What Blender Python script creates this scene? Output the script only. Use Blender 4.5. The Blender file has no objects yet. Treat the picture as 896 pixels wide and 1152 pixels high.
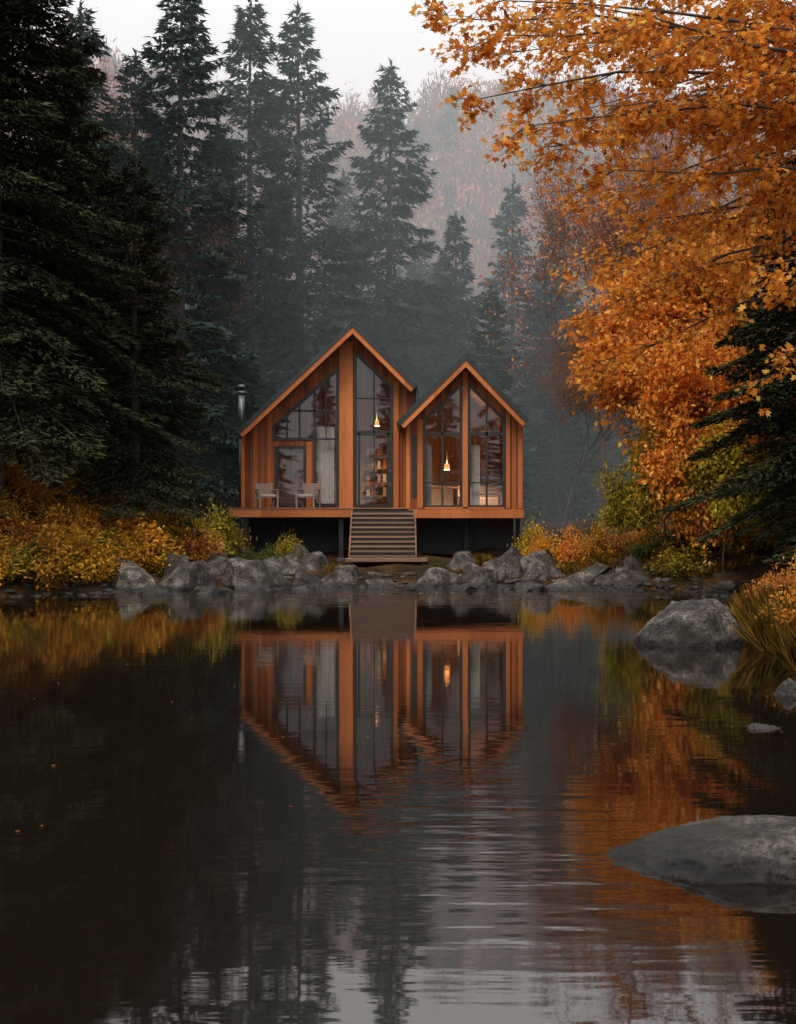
import bpy, math, random
import numpy as np
from mathutils import Vector, noise
from mathutils.geometry import tessellate_polygon

random.seed(7)
scene = bpy.context.scene
COL = scene.collection
CAMH = 1.57; F = 1400.0; HOR = 590.0
FOG = True

def W(px, py, d):
    return ((px-448)*d/F, d, CAMH+(HOR-py)*d/F)

# ------------------------------------------------------------------ materials
def newmat(name):
    m = bpy.data.materials.new(name); m.use_nodes = True
    nt = m.node_tree; nt.nodes.clear()
    out = nt.nodes.new('ShaderNodeOutputMaterial')
    return m, nt, out
def N(nt, t, **kw):
    n = nt.nodes.new(t)
    for k, v in kw.items(): setattr(n, k, v)
    return n
def setramp(r, cols):
    e = r.color_ramp.elements
    while len(e) > 1: e.remove(e[-1])
    for i, (p, c) in enumerate(cols):
        if i == 0: e[0].position = p; e[0].color = (*c, 1)
        else:
            q = e.new(p); q.color = (*c, 1)

def leaf_mat(name, cols, trans=0.35, spread=0.35, nscale=0.6):
    m, nt, out = newmat(name)
    a = N(nt, 'ShaderNodeAttribute'); a.attribute_name = 'v'
    r = N(nt, 'ShaderNodeValToRGB'); setramp(r, cols)
    nt.links.new(a.outputs['Fac'], r.inputs[0])
    oi = N(nt, 'ShaderNodeObjectInfo')
    mr = N(nt, 'ShaderNodeMapRange')
    mr.inputs['To Min'].default_value = 1-spread; mr.inputs['To Max'].default_value = 1+spread
    nt.links.new(oi.outputs['Random'], mr.inputs['Value'])
    hs = N(nt, 'ShaderNodeHueSaturation')
    nt.links.new(mr.outputs[0], hs.inputs['Value']); nt.links.new(r.outputs[0], hs.inputs['Color'])
    d = N(nt, 'ShaderNodeBsdfDiffuse'); t = N(nt, 'ShaderNodeBsdfTranslucent')
    nt.links.new(hs.outputs[0], d.inputs[0])
    if trans < .18:
        nt.links.new(d.outputs[0], out.inputs[0]); return m
    mx = N(nt, 'ShaderNodeMixShader'); mx.inputs[0].default_value = trans
    nt.links.new(hs.outputs[0], t.inputs[0])
    nt.links.new(d.outputs[0], mx.inputs[1]); nt.links.new(t.outputs[0], mx.inputs[2])
    nt.links.new(mx.outputs[0], out.inputs[0])
    return m

def simple(name, col, rough=0.7, metal=0.0, bump=0.0, bscale=30, var=0.2, em=None, ems=0):
    m, nt, out = newmat(name)
    p = N(nt, 'ShaderNodeBsdfPrincipled')
    tc = N(nt, 'ShaderNodeTexCoord')
    no = N(nt, 'ShaderNodeTexNoise'); no.inputs['Scale'].default_value = bscale; no.inputs['Detail'].default_value = 5
    nt.links.new(tc.outputs['Object'], no.inputs['Vector'])
    r = N(nt, 'ShaderNodeValToRGB')
    setramp(r, [(0.3, tuple(c*(1-var) for c in col)), (0.7, tuple(min(1, c*(1+var)) for c in col))])
    nt.links.new(no.outputs['Fac'], r.inputs[0]); nt.links.new(r.outputs[0], p.inputs['Base Color'])
    p.inputs['Roughness'].default_value = rough; p.inputs['Metallic'].default_value = metal
    if bump:
        b = N(nt, 'ShaderNodeBump'); b.inputs['Strength'].default_value = bump; b.inputs['Distance'].default_value = 0.02
        nt.links.new(no.outputs['Fac'], b.inputs['Height']); nt.links.new(b.outputs[0], p.inputs['Normal'])
    if em:
        p.inputs['Emission Color'].default_value = (*em, 1); p.inputs['Emission Strength'].default_value = ems
    nt.links.new(p.outputs[0], out.inputs[0])
    return m

def wood(name, c0, c1, board=0.16, rough=0.6, vertical=True, gap=0.06):
    m, nt, out = newmat(name)
    L = nt.links.new
    p = N(nt, 'ShaderNodeBsdfPrincipled'); p.inputs['Roughness'].default_value = rough
    p.inputs['Specular IOR Level'].default_value = .25
    geo = N(nt, 'ShaderNodeNewGeometry'); sx = N(nt, 'ShaderNodeSeparateXYZ'); L(geo.outputs['Position'], sx.inputs[0])
    ad = N(nt, 'ShaderNodeMath', operation='ADD')
    if vertical:
        L(sx.outputs[0], ad.inputs[0]); L(sx.outputs[1], ad.inputs[1])
    else:
        L(sx.outputs[1], ad.inputs[0]); ad.inputs[1].default_value = 0
    dv = N(nt, 'ShaderNodeMath', operation='DIVIDE'); L(ad.outputs[0], dv.inputs[0]); dv.inputs[1].default_value = board
    fl = N(nt, 'ShaderNodeMath', operation='FLOOR'); L(dv.outputs[0], fl.inputs[0])
    fr = N(nt, 'ShaderNodeMath', operation='FRACT'); L(dv.outputs[0], fr.inputs[0])
    wn = N(nt, 'ShaderNodeTexWhiteNoise', noise_dimensions='1D'); L(fl.outputs[0], wn.inputs['W'])
    mp = N(nt, 'ShaderNodeMapping'); L(geo.outputs['Position'], mp.inputs[0])
    mp.inputs['Scale'].default_value = (14, 14, 0.9) if vertical else (0.9, 14, 14)
    L(wn.outputs['Value'], mp.inputs['Location'])
    no = N(nt, 'ShaderNodeTexNoise'); no.inputs['Scale'].default_value = 1.6; no.inputs['Detail'].default_value = 7
    L(mp.outputs[0], no.inputs['Vector'])
    n2 = N(nt, 'ShaderNodeTexNoise'); n2.inputs['Scale'].default_value = 0.9; n2.inputs['Detail'].default_value = 3
    L(geo.outputs['Position'], n2.inputs['Vector'])
    s1 = N(nt, 'ShaderNodeMath', operation='MULTIPLY'); s1.inputs[1].default_value = 0.5; L(wn.outputs['Value'], s1.inputs[0])
    s2 = N(nt, 'ShaderNodeMath', operation='MULTIPLY_ADD'); s2.inputs[1].default_value = 0.5; L(no.outputs['Fac'], s2.inputs[0]); L(s1.outputs[0], s2.inputs[2])
    s3 = N(nt, 'ShaderNodeMath', operation='MULTIPLY_ADD'); s3.inputs[1].default_value = 0.35; L(n2.outputs['Fac'], s3.inputs[0]); L(s2.outputs[0], s3.inputs[2])
    r = N(nt, 'ShaderNodeValToRGB'); setramp(r, [(0.3, c0), (0.95, c1)]); L(s3.outputs[0], r.inputs[0])
    g = N(nt, 'ShaderNodeMath', operation='GREATER_THAN'); g.inputs[1].default_value = gap; L(fr.outputs[0], g.inputs[0])
    mx = N(nt, 'ShaderNodeMix', data_type='RGBA'); L(g.outputs[0], mx.inputs[0])
    mx.inputs[6].default_value = (c0[0]*.25, c0[1]*.25, c0[2]*.25, 1); L(r.outputs[0], mx.inputs[7])
    L(mx.outputs[2], p.inputs['Base Color'])
    b = N(nt, 'ShaderNodeBump'); b.inputs['Strength'].default_value = 0.6; b.inputs['Distance'].default_value = 0.01
    hh = N(nt, 'ShaderNodeMath', operation='MULTIPLY_ADD'); L(no.outputs['Fac'], hh.inputs[0]); hh.inputs[1].default_value = 0.3; L(g.outputs[0], hh.inputs[2])
    L(hh.outputs[0], b.inputs['Height']); L(b.outputs[0], p.inputs['Normal'])
    L(p.outputs[0], out.inputs[0])
    return m

def rockmat(name, dark=1.0):
    m, nt, out = newmat(name); L = nt.links.new
    p = N(nt, 'ShaderNodeBsdfPrincipled')
    geo = N(nt, 'ShaderNodeNewGeometry'); oi = N(nt, 'ShaderNodeObjectInfo')
    n1 = N(nt, 'ShaderNodeTexNoise'); n1.inputs['Scale'].default_value = 2.9; n1.inputs['Detail'].default_value = 10; n1.inputs['Roughness'].default_value = 0.74
    n2 = N(nt, 'ShaderNodeTexNoise'); n2.inputs['Scale'].default_value = 34; n2.inputs['Detail'].default_value = 7; n2.inputs['Roughness'].default_value = .7
    for n in (n1, n2): L(geo.outputs['Position'], n.inputs['Vector'])
    r = N(nt, 'ShaderNodeValToRGB')
    setramp(r, [(0.38, (0.020*dark, .017*dark, .014*dark)), (0.5, (.085*dark, .072*dark, .060*dark)), (0.63, (.28*dark, .24*dark, .205*dark))])
    L(n1.outputs['Fac'], r.inputs[0])
    r2 = N(nt, 'ShaderNodeValToRGB'); setramp(r2, [(0.40, (.22, .22, .22)), (0.60, (1.45, 1.4, 1.34))]); L(n2.outputs['Fac'], r2.inputs[0])
    mu = N(nt, 'ShaderNodeMix', data_type='RGBA', blend_type='MULTIPLY'); mu.inputs[0].default_value = 1
    L(r.outputs[0], mu.inputs[6]); L(r2.outputs[0], mu.inputs[7])
    ov = N(nt, 'ShaderNodeMapRange'); ov.inputs['To Min'].default_value = .55; ov.inputs['To Max'].default_value = 1.4; L(oi.outputs['Random'], ov.inputs['Value'])
    hv = N(nt, 'ShaderNodeHueSaturation'); L(ov.outputs[0], hv.inputs['Value']); L(mu.outputs[2], hv.inputs['Color'])
    n3 = N(nt, 'ShaderNodeTexNoise'); n3.inputs['Scale'].default_value = 1.5; n3.inputs['Detail'].default_value = 6; L(geo.outputs['Position'], n3.inputs['Vector'])
    r3 = N(nt, 'ShaderNodeValToRGB'); setramp(r3, [(0.50, (0, 0, 0)), (0.60, (.8, .8, .8))]); L(n3.outputs['Fac'], r3.inputs[0])
    ms = N(nt, 'ShaderNodeMix', data_type='RGBA'); L(r3.outputs[0], ms.inputs[0]); L(hv.outputs[0], ms.inputs[6]); ms.inputs[7].default_value = (.034, .030, .017, 1)
    sp = N(nt, 'ShaderNodeSeparateXYZ'); L(geo.outputs['Position'], sp.inputs[0])
    za = N(nt, 'ShaderNodeMath', operation='MULTIPLY_ADD'); L(n1.outputs['Fac'], za.inputs[0]); za.inputs[1].default_value = -.16; L(sp.outputs[2], za.inputs[2])
    mr = N(nt, 'ShaderNodeMapRange'); mr.inputs['From Min'].default_value = -.03; mr.inputs['From Max'].default_value = 0.07; mr.inputs['To Min'].default_value = 0.22; mr.inputs['To Max'].default_value = .85
    L(za.outputs[0], mr.inputs['Value'])
    wt = N(nt, 'ShaderNodeMix', data_type='RGBA', blend_type='MULTIPLY'); wt.inputs[0].default_value = 1
    L(ms.outputs[2], wt.inputs[6]); L(mr.outputs[0], wt.inputs[7])
    L(wt.outputs[2], p.inputs['Base Color'])
    L(mr.outputs[0], p.inputs['Roughness'])
    b = N(nt, 'ShaderNodeBump'); b.inputs['Strength'].default_value = 1.0; b.inputs['Distance'].default_value = 0.06
    a = N(nt, 'ShaderNodeMath', operation='MULTIPLY_ADD'); L(n2.outputs['Fac'], a.inputs[0]); a.inputs[1].default_value = 0.25; L(n1.outputs['Fac'], a.inputs[2])
    L(a.outputs[0], b.inputs['Height']); L(b.outputs[0], p.inputs['Normal'])
    L(p.outputs[0], out.inputs[0])
    return m

M = {}
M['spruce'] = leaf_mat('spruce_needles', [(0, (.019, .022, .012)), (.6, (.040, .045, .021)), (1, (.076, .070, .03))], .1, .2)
M['spruce_far'] = leaf_mat('spruce_needles_hazed', [(0, (.018, .034, .028)), (.6, (.034, .058, .044)), (1, (.058, .085, .06))], .1, .2)  # distant needles: bluish mist haze put into the base colour
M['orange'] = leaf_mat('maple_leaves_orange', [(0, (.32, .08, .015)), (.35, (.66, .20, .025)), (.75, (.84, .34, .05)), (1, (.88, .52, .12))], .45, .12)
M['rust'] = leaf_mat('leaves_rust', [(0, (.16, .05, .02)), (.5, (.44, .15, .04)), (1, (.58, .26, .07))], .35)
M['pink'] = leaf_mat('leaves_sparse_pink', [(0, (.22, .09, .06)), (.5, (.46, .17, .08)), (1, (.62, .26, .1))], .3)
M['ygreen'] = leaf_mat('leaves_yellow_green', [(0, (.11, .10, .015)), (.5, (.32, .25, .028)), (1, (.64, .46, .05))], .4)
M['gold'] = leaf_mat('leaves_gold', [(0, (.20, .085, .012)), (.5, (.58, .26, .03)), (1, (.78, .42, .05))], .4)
M['green'] = leaf_mat('leaves_green', [(0, (.03, .045, .01)), (.5, (.08, .10, .02)), (1, (.2, .19, .04))], .3)
M['hill'] = leaf_mat('hill_foliage', [(0, (.14, .06, .05)), (.5, (.40, .15, .10)), (1, (.62, .23, .13))], .1, .45)
M['grass'] = leaf_mat('grass_blades', [(0, (.08, .055, .015)), (.5, (.28, .165, .03)), (1, (.5, .27, .05))], .3)
M['bark'] = simple('bark', (.06, .045, .035), .9, bump=.8, bscale=12, var=.4)
M['twig'] = simple('grey_bark', (.09, .065, .055), .9, var=.3)
M['rock'] = rockmat('granite', 1.1)
M['wood'] = wood('cedar_cladding', (.11, .028, .010), (.40, .115, .035))
M['trim'] = wood('cedar_trim', (.32, .085, .022), (.64, .205, .06), board=.9, gap=0.0)
M['deckw'] = wood('deck_boards', (.11, .05, .028), (.26, .125, .07), board=.14, vertical=False)
M['tread'] = wood('stair_boards', (.13, .07, .045), (.28, .16, .11), board=.14, vertical=False, gap=0)
M['dark'] = simple('black_metal_frame', (.018, .017, .017), .45, bscale=8)
M['roof'] = simple('dark_metal_roofing', (.035, .04, .042), .45, .5, bscale=3, var=.3)
M['steel'] = simple('stovepipe_steel', (.16, .16, .17), .4, .9, bscale=5)
M['inwall'] = wood('interior_boards', (.26, .15, .09), (.48, .31, .19), board=.2)
M['cloth'] = simple('curtain_cloth', (.62, .60, .56), .9, bscale=5, var=.08)
M['chairw'] = simple('weathered_teak', (.30, .22, .18), .8, bscale=20, var=.2)
M['cushion'] = simple('cushion_fabric', (.40, .35, .31), .95, bscale=25, var=.1)
M['lamp'] = simple('lamp_glow', (.8, .5, .25), .5, em=(1, .40, .11), ems=1.2)
M['conc'] = simple('concrete_pier', (.09, .085, .08), .9, bump=.4, bscale=10)

m, nt, out = newmat('window_glass'); L = nt.links.new
fr = N(nt, 'ShaderNodeFresnel'); fr.inputs[0].default_value = 1.6
gl = N(nt, 'ShaderNodeBsdfGlossy'); gl.inputs['Roughness'].default_value = 0.015; gl.inputs['Color'].default_value = (.95, .98, 1, 1)
tr = N(nt, 'ShaderNodeBsdfTransparent'); tr.inputs[0].default_value = (.86, .84, .81, 1)
mx = N(nt, 'ShaderNodeMixShader'); L(fr.outputs[0], mx.inputs[0]); L(tr.outputs[0], mx.inputs[1]); L(gl.outputs[0], mx.inputs[2]); L(mx.outputs[0], out.inputs[0])
M['glass'] = m

# water
m, nt, out = newmat('lake_water'); L = nt.links.new
geo = N(nt, 'ShaderNodeNewGeometry')
def noi(scale, vec, det=3, dist=0):
    mp = N(nt, 'ShaderNodeMapping'); mp.inputs['Scale'].default_value = vec; L(geo.outputs['Position'], mp.inputs[0])
    n = N(nt, 'ShaderNodeTexNoise'); n.inputs['Scale'].default_value = scale; n.inputs['Detail'].default_value = det; n.inputs['Distortion'].default_value = dist
    L(mp.outputs[0], n.inputs['Vector']); return n
nA = noi(1.0, (1.1, 4.6, 1), 2)
nB = noi(1.0, (3.0, 12.0, 1), 2)
nM = noi(1.0, (0.25, 0.3, 1), 2)
rM = N(nt, 'ShaderNodeMapRange'); rM.inputs['From Min'].default_value = .42; rM.inputs['From Max'].default_value = .62; rM.inputs['To Min'].default_value = .17; rM.inputs['To Max'].default_value = .45
L(nM.outputs['Fac'], rM.inputs['Value'])
sp = N(nt, 'ShaderNodeSeparateXYZ'); L(geo.outputs['Position'], sp.inputs[0])
mr = N(nt, 'ShaderNodeMapRange'); mr.inputs['From Min'].default_value = 23; mr.inputs['From Max'].default_value = 29; mr.inputs['To Min'].default_value = 0; mr.inputs['To Max'].default_value = 5
L(sp.outputs[1], mr.inputs['Value'])
cv = N(nt, 'ShaderNodeVectorMath', operation='SUBTRACT'); L(geo.outputs['Position'], cv.inputs[0]); cv.inputs[1].default_value = (.5, 6.4, 0)
cs = N(nt, 'ShaderNodeVectorMath', operation='MULTIPLY'); L(cv.outputs[0], cs.inputs[0]); cs.inputs[1].default_value = (1.25, .55, 1)
cl = N(nt, 'ShaderNodeVectorMath', operation='LENGTH'); L(cs.outputs[0], cl.inputs[0])
cm = N(nt, 'ShaderNodeMapRange'); cm.inputs['From Min'].default_value = .1; cm.inputs['From Max'].default_value = 1.3; cm.inputs['To Min'].default_value = 2.3; cm.inputs['To Max'].default_value = 0
cm.interpolation_type = 'SMOOTHSTEP'
L(cl.outputs[1], cm.inputs['Value'])
am = N(nt, 'ShaderNodeMath', operation='ADD'); L(cm.outputs[0], am.inputs[0]); L(rM.outputs[0], am.inputs[1])
a1 = N(nt, 'ShaderNodeMath', operation='MULTIPLY_ADD'); L(nB.outputs['Fac'], a1.inputs[0]); a1.inputs[1].default_value = .3; L(nA.outputs['Fac'], a1.inputs[2])
a2 = N(nt, 'ShaderNodeMath', operation='MULTIPLY'); L(a1.outputs[0], a2.inputs[0]); L(am.outputs[0], a2.inputs[1])
nC = noi(1.0, (3, 7, 1), 3)
nP = noi(1.0, (.5, 1.4, 1), 2)
rP = N(nt, 'ShaderNodeMapRange'); rP.inputs['From Min'].default_value = .48; rP.inputs['From Max'].default_value = .60; L(nP.outputs['Fac'], rP.inputs['Value'])
mp_ = N(nt, 'ShaderNodeMath', operation='MULTIPLY'); L(mr.outputs[0], mp_.inputs[0]); L(rP.outputs[0], mp_.inputs[1])
a3 = N(nt, 'ShaderNodeMath', operation='MULTIPLY_ADD'); L(nC.outputs['Fac'], a3.inputs[0]); L(mp_.outputs[0], a3.inputs[1]); L(a2.outputs[0], a3.inputs[2])
b = N(nt, 'ShaderNodeBump'); b.inputs['Strength'].default_value = 1; b.inputs['Distance'].default_value = 0.0045
L(a3.outputs[0], b.inputs['Height'])
fr = N(nt, 'ShaderNodeFresnel'); fr.inputs[0].default_value = 2.2; L(b.outputs[0], fr.inputs['Normal'])
gl = N(nt, 'ShaderNodeBsdfGlossy'); gl.inputs['Roughness'].default_value = 0.03; gl.inputs['Color'].default_value = (.98, .97, .95, 1); L(b.outputs[0], gl.inputs['Normal'])
df = N(nt, 'ShaderNodeBsdfDiffuse'); df.inputs[0].default_value = (.009, .006, .004, 1)
mx = N(nt, 'ShaderNodeMixShader'); L(fr.outputs[0], mx.inputs[0]); L(df.outputs[0], mx.inputs[1]); L(gl.outputs[0], mx.inputs[2]); L(mx.outputs[0], out.inputs[0])
M['water'] = m

# ground
m, nt, out = newmat('forest_floor'); L = nt.links.new
p = N(nt, 'ShaderNodeBsdfPrincipled'); p.inputs['Roughness'].default_value = .95; p.inputs['Specular IOR Level'].default_value = .1
geo = N(nt, 'ShaderNodeNewGeometry')
n1 = N(nt, 'ShaderNodeTexNoise'); n1.inputs['Scale'].default_value = 1.2; n1.inputs['Detail'].default_value = 8; L(geo.outputs['Position'], n1.inputs['Vector'])
n2 = N(nt, 'ShaderNodeTexNoise'); n2.inputs['Scale'].default_value = 11; n2.inputs['Detail'].default_value = 8; L(geo.outputs['Position'], n2.inputs['Vector'])
r = N(nt, 'ShaderNodeValToRGB'); setramp(r, [(.32, (.02, .013, .008)), (.5, (.04, .028, .014)), (.62, (.09, .045, .016)), (.75, (.05, .045, .016))]); L(n1.outputs['Fac'], r.inputs[0])
r2 = N(nt, 'ShaderNodeValToRGB'); setramp(r2, [(.3, (.4, .4, .4)), (.7, (1.3, 1.2, 1.1))]); L(n2.outputs['Fac'], r2.inputs[0])
mu = N(nt, 'ShaderNodeMix', data_type='RGBA', blend_type='MULTIPLY'); mu.inputs[0].default_value = 1; L(r.outputs[0], mu.inputs[6]); L(r2.outputs[0], mu.inputs[7])
L(mu.outputs[2], p.inputs['Base Color'])
b = N(nt, 'ShaderNodeBump'); b.inputs['Distance'].default_value = .08; L(n2.outputs['Fac'], b.inputs['Height']); L(b.outputs[0], p.inputs['Normal'])
L(p.outputs[0], out.inputs[0]); M['ground'] = m

# ------------------------------------------------------------------ mesh builder
def nrm(a):
    return a/np.maximum(np.linalg.norm(a, axis=-1, keepdims=True), 1e-9)
DIAMOND = (np.array([[0, 0], [.5, .45], [0, 1], [-.5, .45]]), [0.0, 0.06, -.05, 0.06])
MAPLE = (np.array([[0, 0], [.55, .15], [.28, .42], [.5, .75], [.13, .68], [0, 1.05], [-.13, .68], [-.5, .75], [-.28, .42], [-.55, .15]]), [0, .08, 0, .1, 0, -.08, 0, .1, 0, .08])
BLADE = (np.array([[-.5, 0], [.5, 0], [.25, .6], [0, 1], [-.25, .6]]), [0, 0, .06, .25, .06])
TRI = (np.array([[-.5, 0], [.5, 0], [0, 1]]), [0, 0, 0])
class MB:
    def __init__(s): s.V = []; s.F = []; s.n = 0; s.a = []
    def add(s, V, Fc, mat, v):
        s.V.append(V); s.a.append(np.broadcast_to(v, (len(V),)).astype(np.float32))
        s.F.append((np.asarray(Fc)+s.n, mat)); s.n += len(V)
    def leaves(s, pos, d, n, Ln, Wd, mat, v, tmpl=DIAMOND):
        T, tz = tmpl; tz = np.array(tz); K = len(T); Nn = len(pos)
        d = nrm(d); sd = nrm(np.cross(d, n)); nn = np.cross(sd, d)
        Ln = np.broadcast_to(Ln, (Nn,))[:, None, None]; Wd = np.broadcast_to(Wd, (Nn,))[:, None, None]
        V = pos[:, None]+d[:, None]*Ln*T[None, :, 1:2]+sd[:, None]*Wd*T[None, :, 0:1]+nn[:, None]*Ln*tz[None, :, None]
        s.add(V.reshape(-1, 3), np.arange(Nn*K).reshape(Nn, K), mat, np.repeat(v, K))
    def sticks(s, P0, P1, r0, r1, mat, k=4):
        P0 = np.asarray(P0, float); P1 = np.asarray(P1, float); Nn = len(P0)
        r0 = np.broadcast_to(r0, (Nn,)); r1 = np.broadcast_to(r1, (Nn,))
        d = nrm(P1-P0); ref = np.where(np.abs(d[:, 2:3]) > .9, np.array([[1., 0, 0]]), np.array([[0, 0, 1.]]))
        a = nrm(np.cross(d, ref)); b = np.cross(d, a)
        ang = np.arange(k)*2*math.pi/k
        ring = a[:, None]*np.cos(ang)[None, :, None]+b[:, None]*np.sin(ang)[None, :, None]
        V = np.concatenate([P0[:, None]+ring*r0[:, None, None], P1[:, None]+ring*r1[:, None, None]], 1)
        i = np.arange(k); q = np.stack([i, (i+1) % k, k+(i+1) % k, k+i], 1)
        Fc = (np.arange(Nn)*2*k)[:, None, None]+q[None]
        s.add(V.reshape(-1, 3), Fc.reshape(-1, 4), mat, 0.5)
    def mesh(s, name, mats):
        me = bpy.data.meshes.new(name)
        V = np.concatenate(s.V).astype(np.float32)
        me.vertices.add(len(V)); me.vertices.foreach_set('co', V.ravel())
        loops = np.concatenate([f.ravel() for f, _ in s.F]).astype(np.int32)
        tot = np.concatenate([np.full(len(f), f.shape[1]) for f, _ in s.F])
        mi = np.concatenate([np.full(len(f), m_) for f, m_ in s.F]).astype(np.int32)
        st = np.concatenate([[0], np.cumsum(tot)[:-1]]).astype(np.int32)
        me.loops.add(len(loops)); me.loops.foreach_set('vertex_index', loops)
        me.polygons.add(len(tot)); me.polygons.foreach_set('loop_start', st)
        me.polygons.foreach_set('material_index', mi)
        at = me.attributes.new('v', 'FLOAT', 'POINT'); at.data.foreach_set('value', np.concatenate(s.a))
        me.update(calc_edges=True); me.validate()
        for mm in mats: me.materials.append(M[mm])
        return me
def obj(name, me, loc=(0, 0, 0), rz=0, sc=(1, 1, 1), parent=None):
    o = bpy.data.objects.new(name, me); o.location = loc; o.rotation_euler = (0, 0, rz); o.scale = sc
    COL.objects.link(o)
    if parent: o.parent = parent
    return o
def empty(name, loc=(0, 0, 0)):
    o = bpy.data.objects.new(name, None); o.location = loc; COL.objects.link(o); return o

# ------------------------------------------------------------------ terrain
SH = np.array([(-16, -70), (-13, 5), (-11.5, 20), (-9.6, 25.5), (-8.2, 28), (-6.4, 29.6), (-4, 30.6), (-1, 31.6), (1.5, 31.8), (4, 31.2), (6.5, 30.2), (8.0, 28.6), (7.2, 24), (5.3, 19), (4.6, 15.5), (4.3, 12.5), (3.9, 10.5), (3.75, 8), (4.1, 4), (6, -5), (8, -70)], float)
def sdist(x, y):
    x = np.asarray(x, float); y = np.asarray(y, float)
    best = np.full(x.shape, 1e9); inside = np.zeros(x.shape, bool)
    n = len(SH)
    for i in range(n):
        x0, y0 = SH[i]; x1, y1 = SH[(i+1) % n]
        dx, dy = x1-x0, y1-y0
        t = np.clip(((x-x0)*dx+(y-y0)*dy)/(dx*dx+dy*dy), 0, 1)
        best = np.minimum(best, np.hypot(x-x0-t*dx, y-y0-t*dy))
        c = ((y0 > y) != (y1 > y)) & (x < (x1-x0)*(y-y0)/(y1-y0+1e-12)+x0)
        inside ^= c
    return np.where(inside, -best, best)
def sstep(a, b, x):
    t = np.clip((x-a)/(b-a), 0, 1); return t*t*(3-2*t)
def hz(x, y):
    x = np.asarray(x, float); y = np.asarray(y, float)
    d = sdist(x, y)+.25*np.sin(x*2.1)*np.sin(y*1.3+x); dp = np.maximum(d, 0)
    land = .28*(1-np.exp(-dp/.7))+.03*np.minimum(dp, 30)
    side = .42*np.clip(-5.5-x, 0, 60)*sstep(0, 4, dp)+.25*np.clip(x-6.5, 0, 60)*sstep(0, 3, dp)
    side *= 1-.6*sstep(45, 60, y)
    wob = (.10*np.sin(x*1.3+y*.7)+.08*np.sin(x*2.9-y*1.7))*sstep(.5, 3, dp)
    hill = 58*sstep(85, 225, y)*(1+.06*np.sin(x*.035+1)+.05*np.sin(x*.09)+np.clip(-x, 0, 200)*.0012)
    return np.where(d > 0, land+side+wob+hill+.006*dp, np.maximum(-1.4, d*.5))
def hz1(x, y): return float(hz(np.array([x]), np.array([y]))[0])
xs = np.concatenate([np.arange(-260, -30, 8), np.arange(-30, -14, 1.5), np.arange(-14, 14, .45), np.arange(14, 30, 1.5), np.arange(30, 261, 8)])
ys = np.concatenate([np.arange(-120, -4, 6), np.arange(-4, 24, .8), np.arange(24, 50, .5), np.arange(50, 90, 2), np.arange(90, 330, 6)])
X, Y = np.meshgrid(xs, ys); Z = hz(X, Y)
nx, ny = len(xs), len(ys)
mb = MB(); idx = np.arange(nx*ny).reshape(ny, nx)
Fq = np.stack([idx[:-1, :-1], idx[:-1, 1:], idx[1:, 1:], idx[1:, :-1]], -1).reshape(-1, 4)
mb.add(np.stack([X, Y, Z], -1).reshape(-1, 3), Fq, 0, .5)
M_ = mb.mesh('ground', ['ground'])
for p_ in M_.polygons: p_.use_smooth = True
obj('ground', M_)
me = bpy.data.meshes.new('lake_water')
me.from_pydata([(-60, -110, 0), (60, -110, 0), (60, 36, 0), (-60, 36, 0)], [], [(0, 1, 2, 3)]); me.materials.append(M['water'])
obj('lake_water', me)

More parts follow.
